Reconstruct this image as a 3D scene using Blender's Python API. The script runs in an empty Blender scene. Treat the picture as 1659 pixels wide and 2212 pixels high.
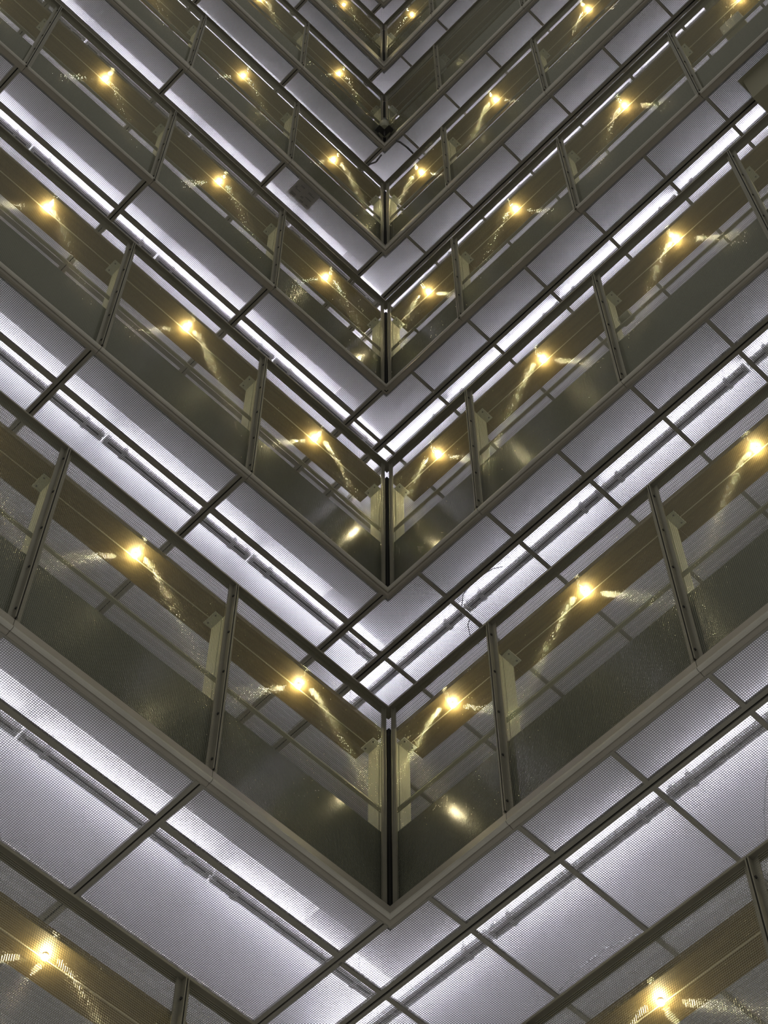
import bpy, bmesh, math, random
from mathutils import Vector, Matrix

random.seed(7)
S = bpy.context.scene
C = S.collection

# ------------------------------------------------------------------ camera
cd = bpy.data.cameras.new('camera')
cam = bpy.data.objects.new('camera', cd)
C.objects.link(cam)
S.camera = cam
cd.sensor_fit = 'VERTICAL'
cd.sensor_height = 36.0
cd.lens = 4190.96 / 2212 * 36.0
cd.clip_start = 0.1
cd.clip_end = 200
right_v = Vector((-0.71560991, 0.69849748, -0.00193239)).normalized()
fwd_v = Vector((-0.33251939, -0.33823024, 0.88035854)).normalized()
up_v = right_v.cross(fwd_v)
rot = Matrix((right_v, up_v, -fwd_v)).transposed().to_4x4()
cam.matrix_world = Matrix.Translation((4.72770569, 4.77568947, -9.96307897)) @ rot

# ------------------------------------------------------------------ world, exposure
W = bpy.data.worlds.new('world')
S.world = W
W.use_nodes = True
bg = W.node_tree.nodes['Background']
bg.inputs['Color'].default_value = (1.0, 0.97, 0.88, 1)
bg.inputs['Strength'].default_value = 0.33
S.view_settings.view_transform = 'Standard'
S.view_settings.look = 'None'
S.view_settings.gamma = 1.0
S.view_settings.use_curve_mapping = False
S.view_settings.exposure = 0.0
TUBE_POWER = 46.0
BULB_POWER = 820.0
S.cycles.use_denoising = True
S.cycles.max_bounces = 8
S.cycles.diffuse_bounces = 5

# ------------------------------------------------------------------ materials
def mat(name, col, rough=0.6, metal=0.0, noise=0.0, scale=8.0, emit=None, power=0.0, bump=0.0):
    m = bpy.data.materials.new(name)
    m.use_nodes = True
    nt = m.node_tree
    b = nt.nodes['Principled BSDF']
    b.inputs['Base Color'].default_value = (*col, 1)
    b.inputs['Roughness'].default_value = rough
    b.inputs['Metallic'].default_value = metal
    if noise:
        tc = nt.nodes.new('ShaderNodeTexCoord')
        n = nt.nodes.new('ShaderNodeTexNoise')
        n.inputs['Scale'].default_value = scale
        n.inputs['Detail'].default_value = 4
        r = nt.nodes.new('ShaderNodeValToRGB')
        r.color_ramp.elements[0].position = 0.3
        r.color_ramp.elements[1].position = 0.7
        r.color_ramp.elements[0].color = (*[c * (1 - noise) for c in col], 1)
        r.color_ramp.elements[1].color = (*[min(1, c * (1 + noise)) for c in col], 1)
        nt.links.new(tc.outputs['Object'], n.inputs['Vector'])
        nt.links.new(n.outputs['Fac'], r.inputs['Fac'])
        nt.links.new(r.outputs['Color'], b.inputs['Base Color'])
        if bump:
            bp = nt.nodes.new('ShaderNodeBump')
            bp.inputs['Strength'].default_value = bump
            bp.inputs['Distance'].default_value = 0.002
            nt.links.new(n.outputs['Fac'], bp.inputs['Height'])
            nt.links.new(bp.outputs['Normal'], b.inputs['Normal'])
    if emit:
        b.inputs['Emission Color'].default_value = (*emit, 1)
        b.inputs['Emission Strength'].default_value = power
    return m

def wood_mat(name, ca, cb, stretch):
    m = bpy.data.materials.new(name)
    m.use_nodes = True
    nt = m.node_tree
    b = nt.nodes['Principled BSDF']
    b.inputs['Roughness'].default_value = 0.5
    tc = nt.nodes.new('ShaderNodeTexCoord')
    mp = nt.nodes.new('ShaderNodeMapping')
    mp.inputs['Scale'].default_value = stretch
    n = nt.nodes.new('ShaderNodeTexNoise')
    n.inputs['Scale'].default_value = 6
    n.inputs['Detail'].default_value = 6
    n.inputs['Roughness'].default_value = 0.65
    r = nt.nodes.new('ShaderNodeValToRGB')
    r.color_ramp.elements[0].position = 0.32
    r.color_ramp.elements[1].position = 0.68
    r.color_ramp.elements[0].color = (*ca, 1)
    r.color_ramp.elements[1].color = (*cb, 1)
    nt.links.new(tc.outputs['Object'], mp.inputs['Vector'])
    nt.links.new(mp.outputs['Vector'], n.inputs['Vector'])
    nt.links.new(n.outputs['Fac'], r.inputs['Fac'])
    nt.links.new(r.outputs['Color'], b.inputs['Base Color'])
    return m

M = {
    'frame': mat('painted_frame', (0.18, 0.17, 0.135), 0.45, 0.0, 0.08, 5),
    'gasket': mat('black_gasket_and_gap_shade', (0.008, 0.008, 0.006), 0.8),
    'wire': mat('steel_wire', (0.42, 0.42, 0.34), 0.20, 0.95),
    'cwire': mat('ceiling_wire', (0.24, 0.235, 0.235), 0.5, 0.2),
    'slab': mat('white_plaster', (0.85, 0.845, 0.85), 0.8, 0.0, 0.03, 2.5),
    'fascia': mat('olive_fascia', (0.085, 0.09, 0.070), 0.14, 0.0, 0.06, 3),
    'trim': mat('grey_trim', (0.27, 0.25, 0.215), 0.38, 0.0, 0.06, 4),
    'highlight_bead': mat('painted_edge_highlight', (0.40, 0.385, 0.345), 0.3, 0.0, 0.10, 4),  # lighter colour paints in the gleam along the trim's rounded edge
    'bar': mat('ceiling_frame', (0.22, 0.21, 0.18), 0.5, 0.0, 0.05, 6),
    'bracket': mat('grey_bracket', (0.42, 0.43, 0.36), 0.5, 0.0, 0.04, 8),
    'rail': mat('rail_metal', (0.28, 0.28, 0.22), 0.4, 0.3),
    'seam': mat('seam_strip', (0.45, 0.40, 0.28), 0.4),
    'wood_L': wood_mat('timber_along_x', (0.10, 0.071, 0.029), (0.165, 0.122, 0.052), (0.5, 9, 9)),
    'wood_R': wood_mat('timber_along_y', (0.10, 0.071, 0.029), (0.165, 0.122, 0.052), (9, 0.5, 9)),
    'housing': mat('batten_housing', (0.86, 0.87, 0.88), 0.45),
    'slot': mat('batten_slot', (0.06, 0.065, 0.07), 0.5),
    'tube': mat('fluorescent_tube', (0.9, 0.9, 0.9), 0.5, emit=(0.88, 0.86, 1.0), power=TUBE_POWER),
    'bulb': mat('warm_bulb', (0.9, 0.8, 0.5), 0.5, emit=(1.0, 0.86, 0.46), power=BULB_POWER),
    'bezel': mat('lamp_bezel', (0.35, 0.33, 0.28), 0.35, 0.6),
    'wall': mat('gallery_wall', (0.72, 0.71, 0.69), 0.8, 0.0, 0.05, 1.5),
    'floor': mat('concrete_floor', (0.30, 0.29, 0.27), 0.8, 0.0, 0.1, 2),
    'black': mat('black_plastic', (0.012, 0.012, 0.012), 0.5),
    'camgrey': mat('camera_olive', (0.22, 0.22, 0.16), 0.5),
    'cable': mat('pale_cable', (0.55, 0.55, 0.55), 0.5),
    'darkcable': mat('dark_conduit', (0.08, 0.08, 0.08), 0.5),
    'board': mat('duct_board', (0.22, 0.21, 0.15), 0.6, 0.0, 0.04, 3),
    'sign': mat('grey_sign', (0.8, 0.76, 0.72), 0.6, 0.0, 0.05, 20),
    'mark': mat('dark_print', (0.45, 0.42, 0.40), 0.6),
    'boxgrey': mat('box_grey', (0.45, 0.44, 0.34), 0.5),
}

M['fascia'].node_tree.nodes['Principled BSDF'].inputs['Specular IOR Level'].default_value = 0.2

# ------------------------------------------------------------------ geometry helpers
# every gallery is described in (s, d, z): s runs along the wall from the inner corner,
# d is the depth behind the railing plane, z is height.
def mp(side, s, d, z):
    return Vector((s, -d, z)) if side == 'L' else Vector((-d, s, z))

class Mesh:
    """collects shapes in (s, d, z), relative to an origin, into one mesh"""
    def __init__(self, side):
        self.side = side
        self.v, self.f, self.sm = [], [], []
    def vert(self, s, d, z):
        self.v.append(tuple(mp(self.side, s, d, z)))
        return len(self.v) - 1
    def box(self, s0, s1, d0, d1, z0, z1):
        i = [self.vert(s, d, z) for z in (z0, z1) for d in (d0, d1) for s in (s0, s1)]
        a, b, c, e, p, q, r, t = i
        for f in ((a, c, e, b), (p, q, t, r), (a, b, q, p), (c, r, t, e), (a, p, r, c), (b, e, t, q)):
            self.f.append(f); self.sm.append(False)
        return self
    def prism(self, prof, s0, s1, mitre=False):
        """closed (d, z) profile drawn along s"""
        n = len(prof)
        A = [self.vert(s0 - (d if mitre else 0), d, z) for d, z in prof]
        B = [self.vert(s1, d, z) for d, z in prof]
        for i in range(n):
            j = (i + 1) % n
            self.f.append((A[i], A[j], B[j], B[i])); self.sm.append(False)
        self.f.append(tuple(reversed(A))); self.f.append(tuple(B)); self.sm += [False, False]
        return self
    def tube(self, p, q, r, n=6, caps=False, r2=None):
        p, q = Vector(p), Vector(q)
        ax = (q - p).normalized()
        t = Vector((0, 0, 1)) if abs(ax.z) < 0.9 else Vector((1, 0, 0))
        u = ax.cross(t).normalized(); w = ax.cross(u)
        r2 = r if r2 is None else r2
        A, B = [], []
        for k in range(n):
            a = 2 * math.pi * k / n
            o = u * math.cos(a) + w * math.sin(a)
            A.append(self.vert(*(p + o * r))); B.append(self.vert(*(q + o * r2)))
        for k in range(n):
            j = (k + 1) % n
            self.f.append((A[k], A[j], B[j], B[k])); self.sm.append(True)
        if caps:
            self.f.append(tuple(reversed(A))); self.f.append(tuple(B)); self.sm += [False, False]
        return self
    def path(self, pts, r, n=6):
        for a, b in zip(pts[:-1], pts[1:]):
            self.tube(a, b, r, n, caps=True)
        return self
    def dome(self, c, r, h, n=12, rings=4):
        """dome hanging down from c"""
        c = Vector(c)
        prev = None
        for k in range(rings):
            a = (math.pi / 2) * k / rings
            ring = [self.vert(c.x + r * math.cos(a) * math.cos(2 * math.pi * i / n),
                              c.y + r * math.cos(a) * math.sin(2 * math.pi * i / n),
                              c.z - h * math.sin(a)) for i in range(n)]
            if prev:
                for i in range(n):
                    j = (i + 1) % n
                    self.f.append((prev[i], prev[j], ring[j], ring[i])); self.sm.append(True)
            prev = ring
        t = self.vert(c.x, c.y, c.z - h)
        for i in range(n):
            self.f.append((prev[i], prev[(i + 1) % n], t)); self.sm.append(True)
        return self
    def mesh(self, name, fix=True):
        me = bpy.data.meshes.new(name)
        me.from_pydata(self.v, [], self.f)
        me.polygons.foreach_set('use_smooth', self.sm)
        if fix:
            bm = bmesh.new(); bm.from_mesh(me)
            bmesh.ops.recalc_face_normals(bm, faces=bm.faces)
            bm.to_mesh(me); bm.free()
        me.update()
        return me

CACHE = {}
def part(name, key, side, material, parent, build, fix=True, loc=None):
    """one mesh object; meshes with the same key and side are shared"""
    k = (key, side)
    if key is None or k not in CACHE:
        g = Mesh(side)
        build(g)
        me = g.mesh(name, fix)
        me.materials.append(M[material])
        if key is not None:
            CACHE[k] = me
    else:
        me = CACHE[k]
    o = bpy.data.objects.new(name, me)
    C.objects.link(o)
    if parent is not None:
        o.parent = parent
    if loc is not None:
        o.location = loc
    return o

def thing(name, label, cat, side, origin, group=None):
    o = bpy.data.objects.new(name, None)
    o.empty_display_size = 0.1
    C.objects.link(o)
    o.location = mp(side, *origin)
    o['label'] = label
    o['category'] = cat
    if group:
        o['group'] = group
    return o

def structure(name, loc=(0, 0, 0)):
    o = bpy.data.objects.new(name, None)
    C.objects.link(o)
    o.location = loc
    o['kind'] = 'structure'
    return o

# ------------------------------------------------------------------ dimensions
ZT = {-1: -3.43, 0: -0.031, 1: 3.296, 2: 6.556, 3: 9.898, 4: 13.175, 5: 16.565, 6: 19.87}   # railing tops
ZB = {-1: -5.39, 0: -1.994, 1: 1.387, 2: 4.706, 3: 7.929, 4: 11.208, 5: 14.484, 6: 17.86}  # mesh ceilings / trim undersides
TIER = {-1: 'bottom cut-off tier', 0: 'lowest full tier', 1: 'second tier up', 2: 'third tier up',
        3: 'fourth tier up', 4: 'fifth tier up', 5: 'sixth tier up', 6: 'topmost tier'}
SIDE = {'L': 'left', 'R': 'right'}
JOINT = {'L': [0.0, 1.26, 2.553, 3.846, 5.14], 'R': [0.0, 0.855, 2.152, 3.449, 4.746]}
NTH = ['corner bay', 'second bay', 'third bay', 'fourth bay', 'fifth bay']
S_END = 5.14
DEPTH = 2.3
def bays(k):
    return 4 if k <= 3 else 3

MESH_D = 0.02        # depth of the railing mesh
RAIL_H = 1.86        # mesh height
PITCH_V, PITCH_H, WIRE_R = 0.0106, 0.0136, 0.0007
CP, CR = 0.0116, 0.0019   # ceiling mesh pitch and wire radius

# ------------------------------------------------------------------ the setting: slabs, ceilings, walls
for k in range(0, 7):
    zb, zt = ZB[k], ZT[k]
    zf = zt - 1.20
    fl = structure('floor', (0, 0, 0))
    part('slab', None, 'L', 'floor', fl, lambda g: g.box(-DEPTH, S_END, 0.075, DEPTH, zb + 0.34, zf))
    part('slab', None, 'R', 'floor', fl, lambda g: g.box(-0.075, S_END, 0.075, DEPTH, zb + 0.34, zf))
    for sd in 'LR':
        part('edge_fascia', None, sd, 'fascia', fl,
             lambda g: g.prism([(0.05, zb + 0.02), (0.05, zf), (0.075, zf), (0.075, zb + 0.02)], 0, S_END, True))

    ce = structure('ceiling', (0, 0, 0))
    # white slab underside and the shallow edge beams above the mesh
    part('soffit', None, 'L', 'slab', ce, lambda g: g.box(-DEPTH, S_END, 0.075, DEPTH, zb + 0.30, zb + 0.339))
    part('soffit', None, 'R', 'slab', ce, lambda g: g.box(-0.075, S_END, 0.075, DEPTH, zb + 0.30, zb + 0.339))
    part('edge_beam', None, 'L', 'slab', ce, lambda g: g.box(-0.076, S_END, 0.076, 0.33, zb + 0.19, zb + 0.30))
    part('beam_step', None, 'L', 'slab', ce, lambda g: g.box(0.2, S_END, 0.33, 0.48, zb + 0.232, zb + 0.30))
    part('cross_beam', None, 'L', 'slab', ce, lambda g: g.box(-0.076, 0.2, 0.33, 0.46, zb + 0.20, zb + 0.30))
    part('edge_beam', None, 'R', 'slab', ce, lambda g: g.box(-0.42, S_END, 0.076, 0.51, zb + 0.20, zb + 0.30))

    # mesh ceiling, left: bays 1.295 wide with cross bars
    def wires(s0, s1, d0, d1):
        def f(g):
            n = int((s1 - s0) / CP)
            for i in range(1, n):
                s = s0 + (s1 - s0) * i / n
                g.tube((s, d0, 0.003), (s, d1, 0.003), CR)
            n = int((d1 - d0) / CP)
            for i in range(1, n):
                d = d0 + (d1 - d0) * i / n
                g.tube((s0, d, 0.0055), (s1, d, 0.0055), CR)
        return f
    for i in range(4):
        s0 = 0.0 + 1.295 * i
        L = 1.295
        def frame(g):
            g.box(0.005, 0.031, 0.045, DEPTH - 0.02, -0.004, 0.02)
            g.box(L - 0.031, L - 0.005, 0.045, DEPTH - 0.02, -0.004, 0.02)
            g.box(0.031, L - 0.031, 0.045, 0.058, -0.002, 0.02)
            g.box(0.031, L - 0.031, 0.357, 0.395, -0.004, 0.02)
            g.box(0.031, L - 0.031, 1.03, 1.068, -0.004, 0.02)
            g.box(0.031, L - 0.031, DEPTH - 0.05, DEPTH - 0.02, -0.004, 0.02)
        p = part('ceiling_panel', 'cpL', 'L', 'bar', ce, frame, loc=mp('L', s0, 0, zb))
        part('joint_strip', 'cjL', 'L', 'gasket', p, lambda g: g.box(-0.0049, 0.0049, 0.052, DEPTH - 0.02, 0.006, 0.018))
        w = part('wire_mesh', 'cwL', 'L', 'cwire', p, wires(0.025, L - 0.025, 0.05, DEPTH - 0.03), fix=False)
        w['kind'] = 'stuff'
    # right: strips of 0.645 panels, carried on past the corner
    for i in range(-4, 8):
        s0 = 0.24 + 0.645 * i
        near_in = s0 >= -0.5
        def frame_far(g):
            g.box(0, 0.645, 0.352, 0.376, -0.004, 0.02)
            g.box(-0.0135, 0.0135, 0.376, DEPTH - 0.02, -0.004, 0.02)
            g.box(0, 0.645, DEPTH - 0.05, DEPTH - 0.02, -0.004, 0.02)
        p = part('ceiling_panel', 'cpRf', 'R', 'bar', ce, frame_far, loc=mp('R', s0, 0, zb))
        part('joint_strip', 'cjR', 'R', 'gasket', p, lambda g: g.box(0.0, 0.645, 0.339, 0.351, 0.006, 0.018))
        w = part('wire_mesh', 'cwRf', 'R', 'cwire', p, wires(0.004, 0.645, 0.37, DEPTH - 0.03), fix=False)
        w['kind'] = 'stuff'
        cut = 0.0
        def frame_near(g):
            g.box(0, 0.645, 0.312, 0.338, -0.004, 0.02)
            g.box(-0.0135, 0.0135, 0.045 if s0 > 0 else 0.02, 0.312, -0.004, 0.02)
            if s0 > 0:
                g.box(0, 0.645, 0.045, 0.058, -0.002, 0.02)
            elif s0 > -0.5:
                (g.box(0.405 - 0.045, 0.645, 0.045, 0.058, -0.002, 0.02), g.box(0.0, 0.405 - 0.045, 0.006, 0.032, -0.004, 0.02))
            else:
                g.box(0.0, 0.645, 0.006, 0.032, -0.004, 0.02)
        kk = 'a' if s0 > 0 else ('b' if s0 > -0.5 else 'c')
        p = part('ceiling_panel', 'cpRn' + kk, 'R', 'bar', ce, frame_near, loc=mp('R', s0, 0, zb))
        w = part('wire_mesh', 'cwRn' + kk, 'R', 'cwire', p, wires(0.004, 0.645, 0.05 if kk == 'a' else 0.028, 0.315), fix=False)
        w['kind'] = 'stuff'

wl = structure('wall_left')
part('wall_face', None, 'L', 'wall', wl, lambda g: g.box(-DEPTH, S_END, DEPTH, DEPTH + 0.1, ZB[-1], ZT[6] + 1.0))
wr = structure('wall_right')
part('wall_face', None, 'R', 'wall', wr, lambda g: g.box(-DEPTH, S_END, DEPTH, DEPTH + 0.1, ZB[-1], ZT[6] + 1.0))

# base trims under the railings
tn = 0
for k in range(0, 7):
    for sd in 'LR':
        tn += 1
        zt, zb = ZT[k], ZB[k]
        t = structure('trim_%d' % tn)
        top = zt - RAIL_H
        prof = [(0.05, top + 0.002), (0.004, top - 0.002), (0.0, top - 0.006), (0.0, zb + 0.030), (0.012, zb + 0.016),
                (0.03, zb), (0.05, zb), (0.05, zb + 0.02)]
        highlight_bead = [(0.0, zb + 0.034), (-0.006, zb + 0.030), (-0.009, zb + 0.022), (-0.006, zb + 0.013), (0.002, zb + 0.006), (0.012, zb + 0.005),
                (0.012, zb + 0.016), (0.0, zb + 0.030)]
        J = JOINT[sd][:bays(k) + 1]
        for i in range(len(J) - 1):
            a = J[i] + (0.0 if i == 0 else 0.0015)
            b = J[i + 1] - 0.0015
            tp = part('trim_piece', None, sd, 'trim', t, lambda g: g.prism(prof, a, b, i == 0))
            part('edge_highlight_bead', None, sd, 'highlight_bead', tp, lambda g: g.prism(highlight_bead, a, b, i == 0))  # highlight of the lip, painted as a paler strip

# ------------------------------------------------------------------ railings
for k in range(-1, 7):
    zt = ZT[k]
    for sd in 'LR':
        J = JOINT[sd]
        nb = bays(k)
        where = '%s, %s side' % (TIER[k], SIDE[sd])
        for i in range(nb):
            a, b = J[i], J[i + 1]
            L = round(b - a, 4)
            r = thing('railing_panel', 'wire mesh railing panel, %s from corner, %s' % (NTH[i] if i else 'first bay', where),
                      'railing panel', sd, (a, 0, zt), 'wire mesh railing panels')
            e0 = 0.013 if i == 0 else 0.004
            def cap(g):
                g.prism([(-0.012, -0.016), (-0.012, 0.0), (0.056, 0.0), (0.056, -0.010), (-0.006, -0.010), (-0.006, -0.016)],
                        0 if i == 0 else 0.001, L - 0.001, i == 0)
            part('top_rail', ('cap', i == 0, L), sd, 'frame', r, cap)
            for w, s_in in ((0, e0), (1, L - 0.004)):
                def leg(g):
                    if w == 0 and i == 0:
                        g.box(s_in, s_in + 0.005, 0.008, 0.03, -RAIL_H + 0.001, -0.012)
                        g.box(s_in + 0.005, s_in + 0.026, 0.018, 0.026, -RAIL_H + 0.001, -0.012)
                    elif w == 0:
                        g.box(s_in, s_in + 0.006, -0.012, 0.026, -RAIL_H + 0.001, -0.012)
                        g.box(s_in + 0.006, s_in + 0.034, 0.018, 0.026, -RAIL_H + 0.001, -0.012)
                    else:
                        g.box(s_in - 0.006, s_in, -0.012, 0.026, -RAIL_H + 0.001, -0.012)
                        g.box(s_in - 0.034, s_in - 0.006, 0.018, 0.026, -RAIL_H + 0.001, -0.012)
                fr = part('side_frame', ('leg', w, i == 0, L), sd, 'frame', r, leg)
                if w == 0 and i > 0:
                    def bolts(g):
                        for z in (-0.14, -0.54, -0.95, -1.36, -1.77):
                            g.tube((s_in + 0.006, 0.004, z), (s_in + 0.012, 0.004, z), 0.0085, 6, True)
                    bo = part('bolt', ('bolt',), sd, 'black', fr, bolts)
                    bo['kind'] = 'stuff'
                    part('gasket', ('gasket',), sd, 'gasket', fr, lambda g: g.box(-0.0039, 0.0039, -0.008, 0.024, -RAIL_H + 0.002, -0.03))
            part('bottom_frame', ('bot', i == 0, L), sd, 'frame', r,
                 lambda g: g.box(e0 + 0.034, L - 0.038, 0.018, 0.026, -RAIL_H + 0.003, -RAIL_H + 0.02))
            def mesh(g):
                s0, s1 = e0 + 0.012, L - 0.012
                n = int((s1 - s0) / PITCH_V)
                for q in range(n + 1):
                    s = s0 + (s1 - s0) * q / n
                    g.tube((s, MESH_D, -RAIL_H + 0.004), (s, MESH_D, -0.012), WIRE_R)
                n = int((RAIL_H - 0.02) / PITCH_H)
                for q in range(n + 1):
                    z = -0.013 - (RAIL_H - 0.02) * q / n
                    g.tube((s0, MESH_D - 0.0016, z), (s1, MESH_D - 0.0016, z), WIRE_R)
            w = part('wire_mesh', ('mesh', i == 0, L), sd, 'wire', r, mesh, fix=False)
            w['kind'] = 'stuff'

        # handrail brackets: an upright angle with a flange under the timber
        for i in range(nb):
            s = J[i] - (0.028 if i == 0 else 0.008)
            br = thing('handrail_bracket', 'pale handrail bracket at %s, %s' %
                       ('the inner corner' if i == 0 else 'the %s joint from corner' % ['', 'first', 'second', 'third', 'fourth'][i], where),
                       'bracket', sd, (s, 0.055, zt - 1.2), 'handrail brackets')
            part('upright', 'upright', sd, 'bracket', br,
                 lambda g: (g.box(-0.004, 0.004, 0.0, 0.145, 0.0, 0.949), g.box(0.004, 0.022, 0.0, 0.006, 0.0, 0.90),
                            g.box(0.004, 0.010, 0.05, 0.056, 0.0, 0.93)))
            fl = part('flange', 'flange', sd, 'bracket', br, lambda g: g.box(0.004, 0.064, 0.042, 0.15, 0.943, 0.9495))
            sc = part('screw', 'screw', sd, 'slot', fl,
                      lambda g: [g.tube((0.045, d, 0.9395), (0.045, d, 0.943), 0.006, 8, True) for d in (0.062, 0.13)])
            sc['kind'] = 'stuff'

        # timber handrail
        h = thing('timber_handrail', 'wide timber handrail behind the mesh, %s' % where, 'handrail', sd,
                  (0, 0.165, zt - 0.25), 'timber handrails')
        for i in range(nb):
            a = J[i] - (0.0 if i == 0 else -0.0008)
            b = J[i + 1] - 0.0008
            part('board', None, sd, 'wood_' + sd, h,
                 lambda g: g.prism([(-0.127, 0.002), (-0.125, 0.0), (0.123, 0.0), (0.125, 0.002), (0.125, 0.042), (-0.127, 0.042)], a, b,
                                   False))
        part('seam_strip', None, sd, 'seam', h, lambda g: g.box(0.0, J[nb], -0.012, -0.006, -0.0025, 0.0))

        # knee rail
        q = thing('knee_rail', 'thin metal knee rail under the timber handrail, %s' % where, 'rail', sd, (0, 0.075, zt - 0.95), 'knee rails')
        part('rail_bar', None, sd, 'rail', q, lambda g: g.box(-0.02, J[nb], -0.009, 0.014, -0.007, 0.007))

        # warm spot lamps under the timber
        SL = [0.62, 1.90, 3.20, 4.49] if sd == 'L' else [0.41, 1.495, 2.79, 4.08]
        if k == 4 and sd == 'R':
            SL = []
        for i, s in enumerate(SL[:nb]):
            l = thing('spot_lamp', 'warm spot lamp under timber handrail, %s from corner, %s' % (['first', 'second', 'third', 'fourth'][i], where),
                      'lamp', sd, (s, 0.135, zt - 0.25), 'warm spot lamps')
            part('bezel', 'bezel', sd, 'bezel', l, lambda g: g.tube((0, 0, -0.016), (0, 0, 0.0), 0.0125, 14, True, 0.015))
            part('bulb', 'bulb', sd, 'bulb', l, lambda g: (g.dome((0, 0, -0.0161), 0.0165, 0.015), g.tube((0, 0, -0.0161), (0, 0, -0.0155), 0.0165, 12, True)))

    cp = thing('corner_gap_shade', 'black strip added for shade in the railing corner gap, %s' % TIER[k], 'shade strip', 'L', (0, 0, zt - RAIL_H), 'black corner shade strips')
    me = part('shade_strip', 'gap_shade', 'L', 'gasket', cp, lambda g: g.box(-0.034, -0.008, 0.008, 0.034, 0.0, RAIL_H - 0.2))  # added black strip: the shade inside the corner gap, put in as colour

# ------------------------------------------------------------------ fluorescent battens above the mesh ceilings
SPAN = {'L': [(-0.40, 0.79), (0.81, 2.09), (2.11, 3.39), (3.41, 4.69)],
        'R': [(-1.06, 0.20), (0.22, 1.48), (1.50, 2.76), (2.78, 4.04), (4.06, 5.10)]}
for k in range(0, 7):
    zb = ZB[k]
    for sd in 'LR':
        dz = 0.53 if sd == 'L' else 0.55
        for i, (a, b) in enumerate(SPAN[sd]):
            L = round(b - a, 3)
            nm = ['first', 'second', 'third', 'fourth', 'fifth'][i]
            t = thing('fluorescent_batten', 'grey fluorescent batten, %s from corner, above mesh ceiling under the %s, %s side' % (nm, TIER[k], SIDE[sd]),
                      'light', sd, (a, dz, zb + 0.115), 'fluorescent battens')
            def body(g):
                g.prism([(-0.029, 0.0), (-0.008, 0.0), (-0.008, 0.012), (0.006, 0.012), (0.006, 0.0), (0.029, 0.0), (0.029, 0.042), (-0.029, 0.042)], 0.0, L)
            hb = part('housing', ('bat', L), sd, 'housing', t, body)
            part('slot_cover', ('slot', L), sd, 'slot', hb, lambda g: g.box(0.03, L - 0.03, -0.0079, 0.0059, 0.009, 0.0119))
            part('tube', ('tube', L), sd, 'tube', t, lambda g: g.tube((0.04, 0, 0.062), (L - 0.04, 0, 0.062), 0.013, 10, True))
            part('lamp_holder', 'holder', sd, 'housing', t, lambda g: g.box(0.01, 0.04, -0.018, 0.018, 0.042, 0.08))
            part('lamp_holder', ('holder2', L), sd, 'housing', t, lambda g: g.box(L - 0.04, L - 0.01, -0.018, 0.018, 0.042, 0.08))
            for hs in (0.15, L - 0.16):
                def hang(g):
                    g.box(hs - 0.014, hs + 0.014, -0.036, 0.036, -0.004, 0.0)
                    g.box(hs - 0.014, hs + 0.014, -0.036, -0.031, 0.0, 0.05)
                    g.box(hs - 0.014, hs + 0.014, 0.031, 0.036, 0.0, 0.05)
                    g.tube((hs, -0.034, 0.045), (hs, -0.034, 0.184), 0.0032, 6, True)
                part('hanger', ('hang', round(hs, 3), a < 0), sd, 'housing', t, hang)

# ------------------------------------------------------------------ odds and ends
# security camera in the corner of the fifth tier
z4 = ZT[4] - RAIL_H
sc = thing('security_camera', 'small security camera with black cap in the railing corner, fifth tier up', 'camera', 'L', (0.085, -0.085, z4 + 0.03))
part('bracket', None, 'L', 'black', sc, lambda g: (g.box(0.04, 0.09, 0.045, 0.063, -0.02, 0.05), g.box(-0.063, -0.045, -0.09, -0.04, -0.02, 0.05),
                                                  g.box(-0.045, 0.09, -0.015, 0.045, -0.010, -0.001), g.box(-0.045, 0.015, -0.09, -0.015, -0.010, -0.001),
                                                  g.tube((-0.02, 0.02, -0.10), (0.0, 0.0, -0.010), 0.006, 8, True, 0.02)))
part('body', None, 'L', 'camgrey', sc, lambda g: g.tube((0, 0, 0.0), (0, 0, 0.27), 0.072, 16, True, 0.058))
part('cap', None, 'L', 'black', sc, lambda g: g.tube((0, 0, 0.27), (0, 0, 0.37), 0.056, 16, True, 0.044))

# conduits lying above the fourth-tier ceilings beside the camera
def strand(name, label, cat, sd, pts, r, m):
    o = part(name, None, sd, m, None, lambda g: g.path(pts, r))
    o['label'] = label; o['category'] = cat
    return o
zc = ZB[4]
strand('conduit', 'dark flexible conduit hanging at the ceiling right of the security camera', 'conduit', 'R',
       [(0.13, 0.05, zc - 0.01), (0.155, 0.10, zc - 0.025), (0.165, 0.2, zc - 0.03), (0.16, 0.3, zc - 0.02), (0.165, 0.42, zc - 0.01)], 0.011, 'darkcable')
strand('conduit', 'dark flexible conduit hanging at the ceiling left of the security camera', 'conduit', 'L',
       [(-0.05, 0.10, zc - 0.01), (-0.06, 0.2, zc - 0.03), (-0.03, 0.27, zc - 0.02), (-0.03, 0.42, zc - 0.01)], 0.010, 'darkcable')

# notice sheet lying on the mesh of the fourth ceiling
sg = thing('notice_sheet', 'grey notice sheet with dark marks lying on the left mesh ceiling, fourth tier up', 'sign', 'L', (0.945, 0.157, ZB[3] + 0.012))
part('sheet', None, 'L', 'sign', sg, lambda g: g.box(-0.135, 0.135, -0.093, 0.093, 0.0, 0.003))
mk = [(-0.10, -0.05, 0.05, 0.012), (-0.06, -0.055, 0.04, 0.02), (-0.10, 0.0, 0.07, 0.012), (-0.02, 0.02, 0.03, 0.02), (0.03, -0.06, 0.05, 0.018),
      (0.04, 0.0, 0.06, 0.008), (-0.05, 0.055, 0.04, 0.02), (0.05, 0.05, 0.06, 0.03), (0.095, -0.02, 0.02, 0.02), (-0.11, 0.06, 0.03, 0.008)]
pr_ = part('printed_marks', None, 'L', 'mark', sg, lambda g: [g.box(s, s + w, d, d + h, -0.0012, 0.0) for s, d, w, h in mk])
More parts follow.
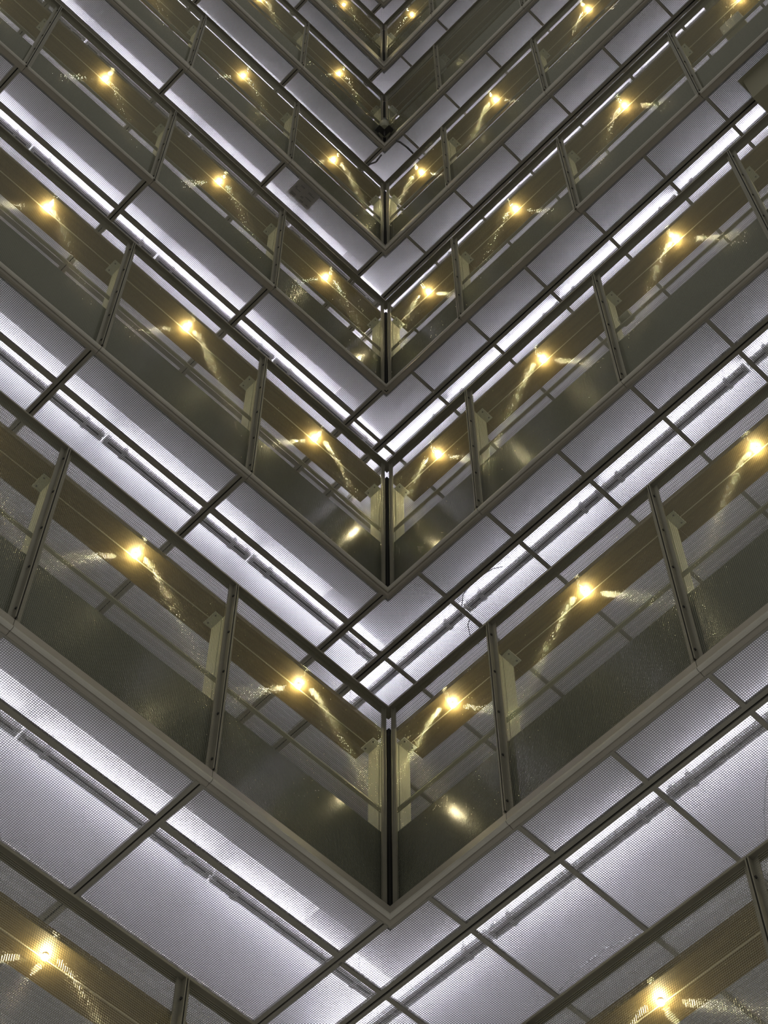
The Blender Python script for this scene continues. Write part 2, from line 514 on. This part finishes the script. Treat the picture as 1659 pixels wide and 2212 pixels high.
pr_['kind'] = 'stuff'

# bulkhead boxes on the right
for k, lab in ((2, 'olive duct box hanging from the right mesh ceiling at the right edge'),
               (3, 'olive duct box behind the railing near the top right corner')):
    b = thing('duct_box', lab, 'duct', 'R', (3.75, 0.16, ZB[k] - 0.005), 'olive duct boxes')
    part('casing', 'duct', 'R', 'board', b, lambda g: g.box(0.0, 0.95, 0.0, 0.42, -0.45, 0.0))
    part('flange', 'ductf', 'R', 'board', b, lambda g: g.box(-0.03, 0.98, -0.03, 0.45, -0.006, 0.0))
cb = thing('control_box', 'small pale control box on the knee rail by the lamp near the top right corner', 'box', 'R', (3.92, 0.09, ZT[2] - 0.95))
part('casing', None, 'R', 'boxgrey', cb, lambda g: g.box(-0.10, 0.10, -0.01, 0.06, 0.013, 0.26))
part('lid', None, 'R', 'boxgrey', cb, lambda g: g.box(-0.092, 0.092, -0.016, -0.01, 0.02, 0.252))
dr = thing('round_detector', 'grey round detector on the knee rail behind the right mesh, second tier up', 'detector', 'R', (2.27, 0.09, ZT[1] - 0.93))
part('body', None, 'R', 'camgrey', dr, lambda g: g.tube((-0.045, 0, 0.06), (0.04, 0, 0.06), 0.042, 16, True))
part('face', None, 'R', 'bracket', dr, lambda g: g.tube((-0.055, 0, 0.06), (-0.045, 0, 0.06), 0.034, 16, True))

# thin cables above the mesh
strand('cable', 'thin pale cable sagging over the right mesh ceiling under the lowest full tier', 'cable', 'R',
       [(0.26, 1.02, ZB[0] + 0.02), (0.42, 0.99, ZB[0] + 0.03), (0.62, 1.0, ZB[0] + 0.05), (0.9, 1.08, ZB[0] + 0.05), (1.1, 1.13, ZB[0] + 0.03)], 0.0035, 'cable')
strand('cable', 'thin pale cable curling above the right mesh ceiling near the right edge', 'cable', 'R',
       [(1.72, 1.02, ZB[0] + 0.02), (1.80, 0.92, ZB[0] + 0.05), (1.92, 0.80, ZB[0] + 0.08), (2.1, 0.66, ZB[0] + 0.10)], 0.0035, 'cable')
strand('cable', 'thin grey cable arching from the right batten above the second tier railing', 'cable', 'R',
       [(0.62, 0.50, ZB[1] + 0.16), (0.55, 0.465, ZB[1] + 0.17), (0.42, 0.445, ZB[1] + 0.17), (0.28, 0.455, ZB[1] + 0.15), (0.22, 0.50, ZB[1] + 0.12)], 0.0035, 'darkcable')
strand('cable', 'thin grey cable hanging beside the corner batten above the second tier railing', 'cable', 'R',
       [(0.20, 0.62, ZB[1] + 0.16), (0.14, 0.64, ZB[1] + 0.12), (0.10, 0.70, ZB[1] + 0.1), (0.09, 0.80, ZB[1] + 0.1)], 0.0035, 'darkcable')
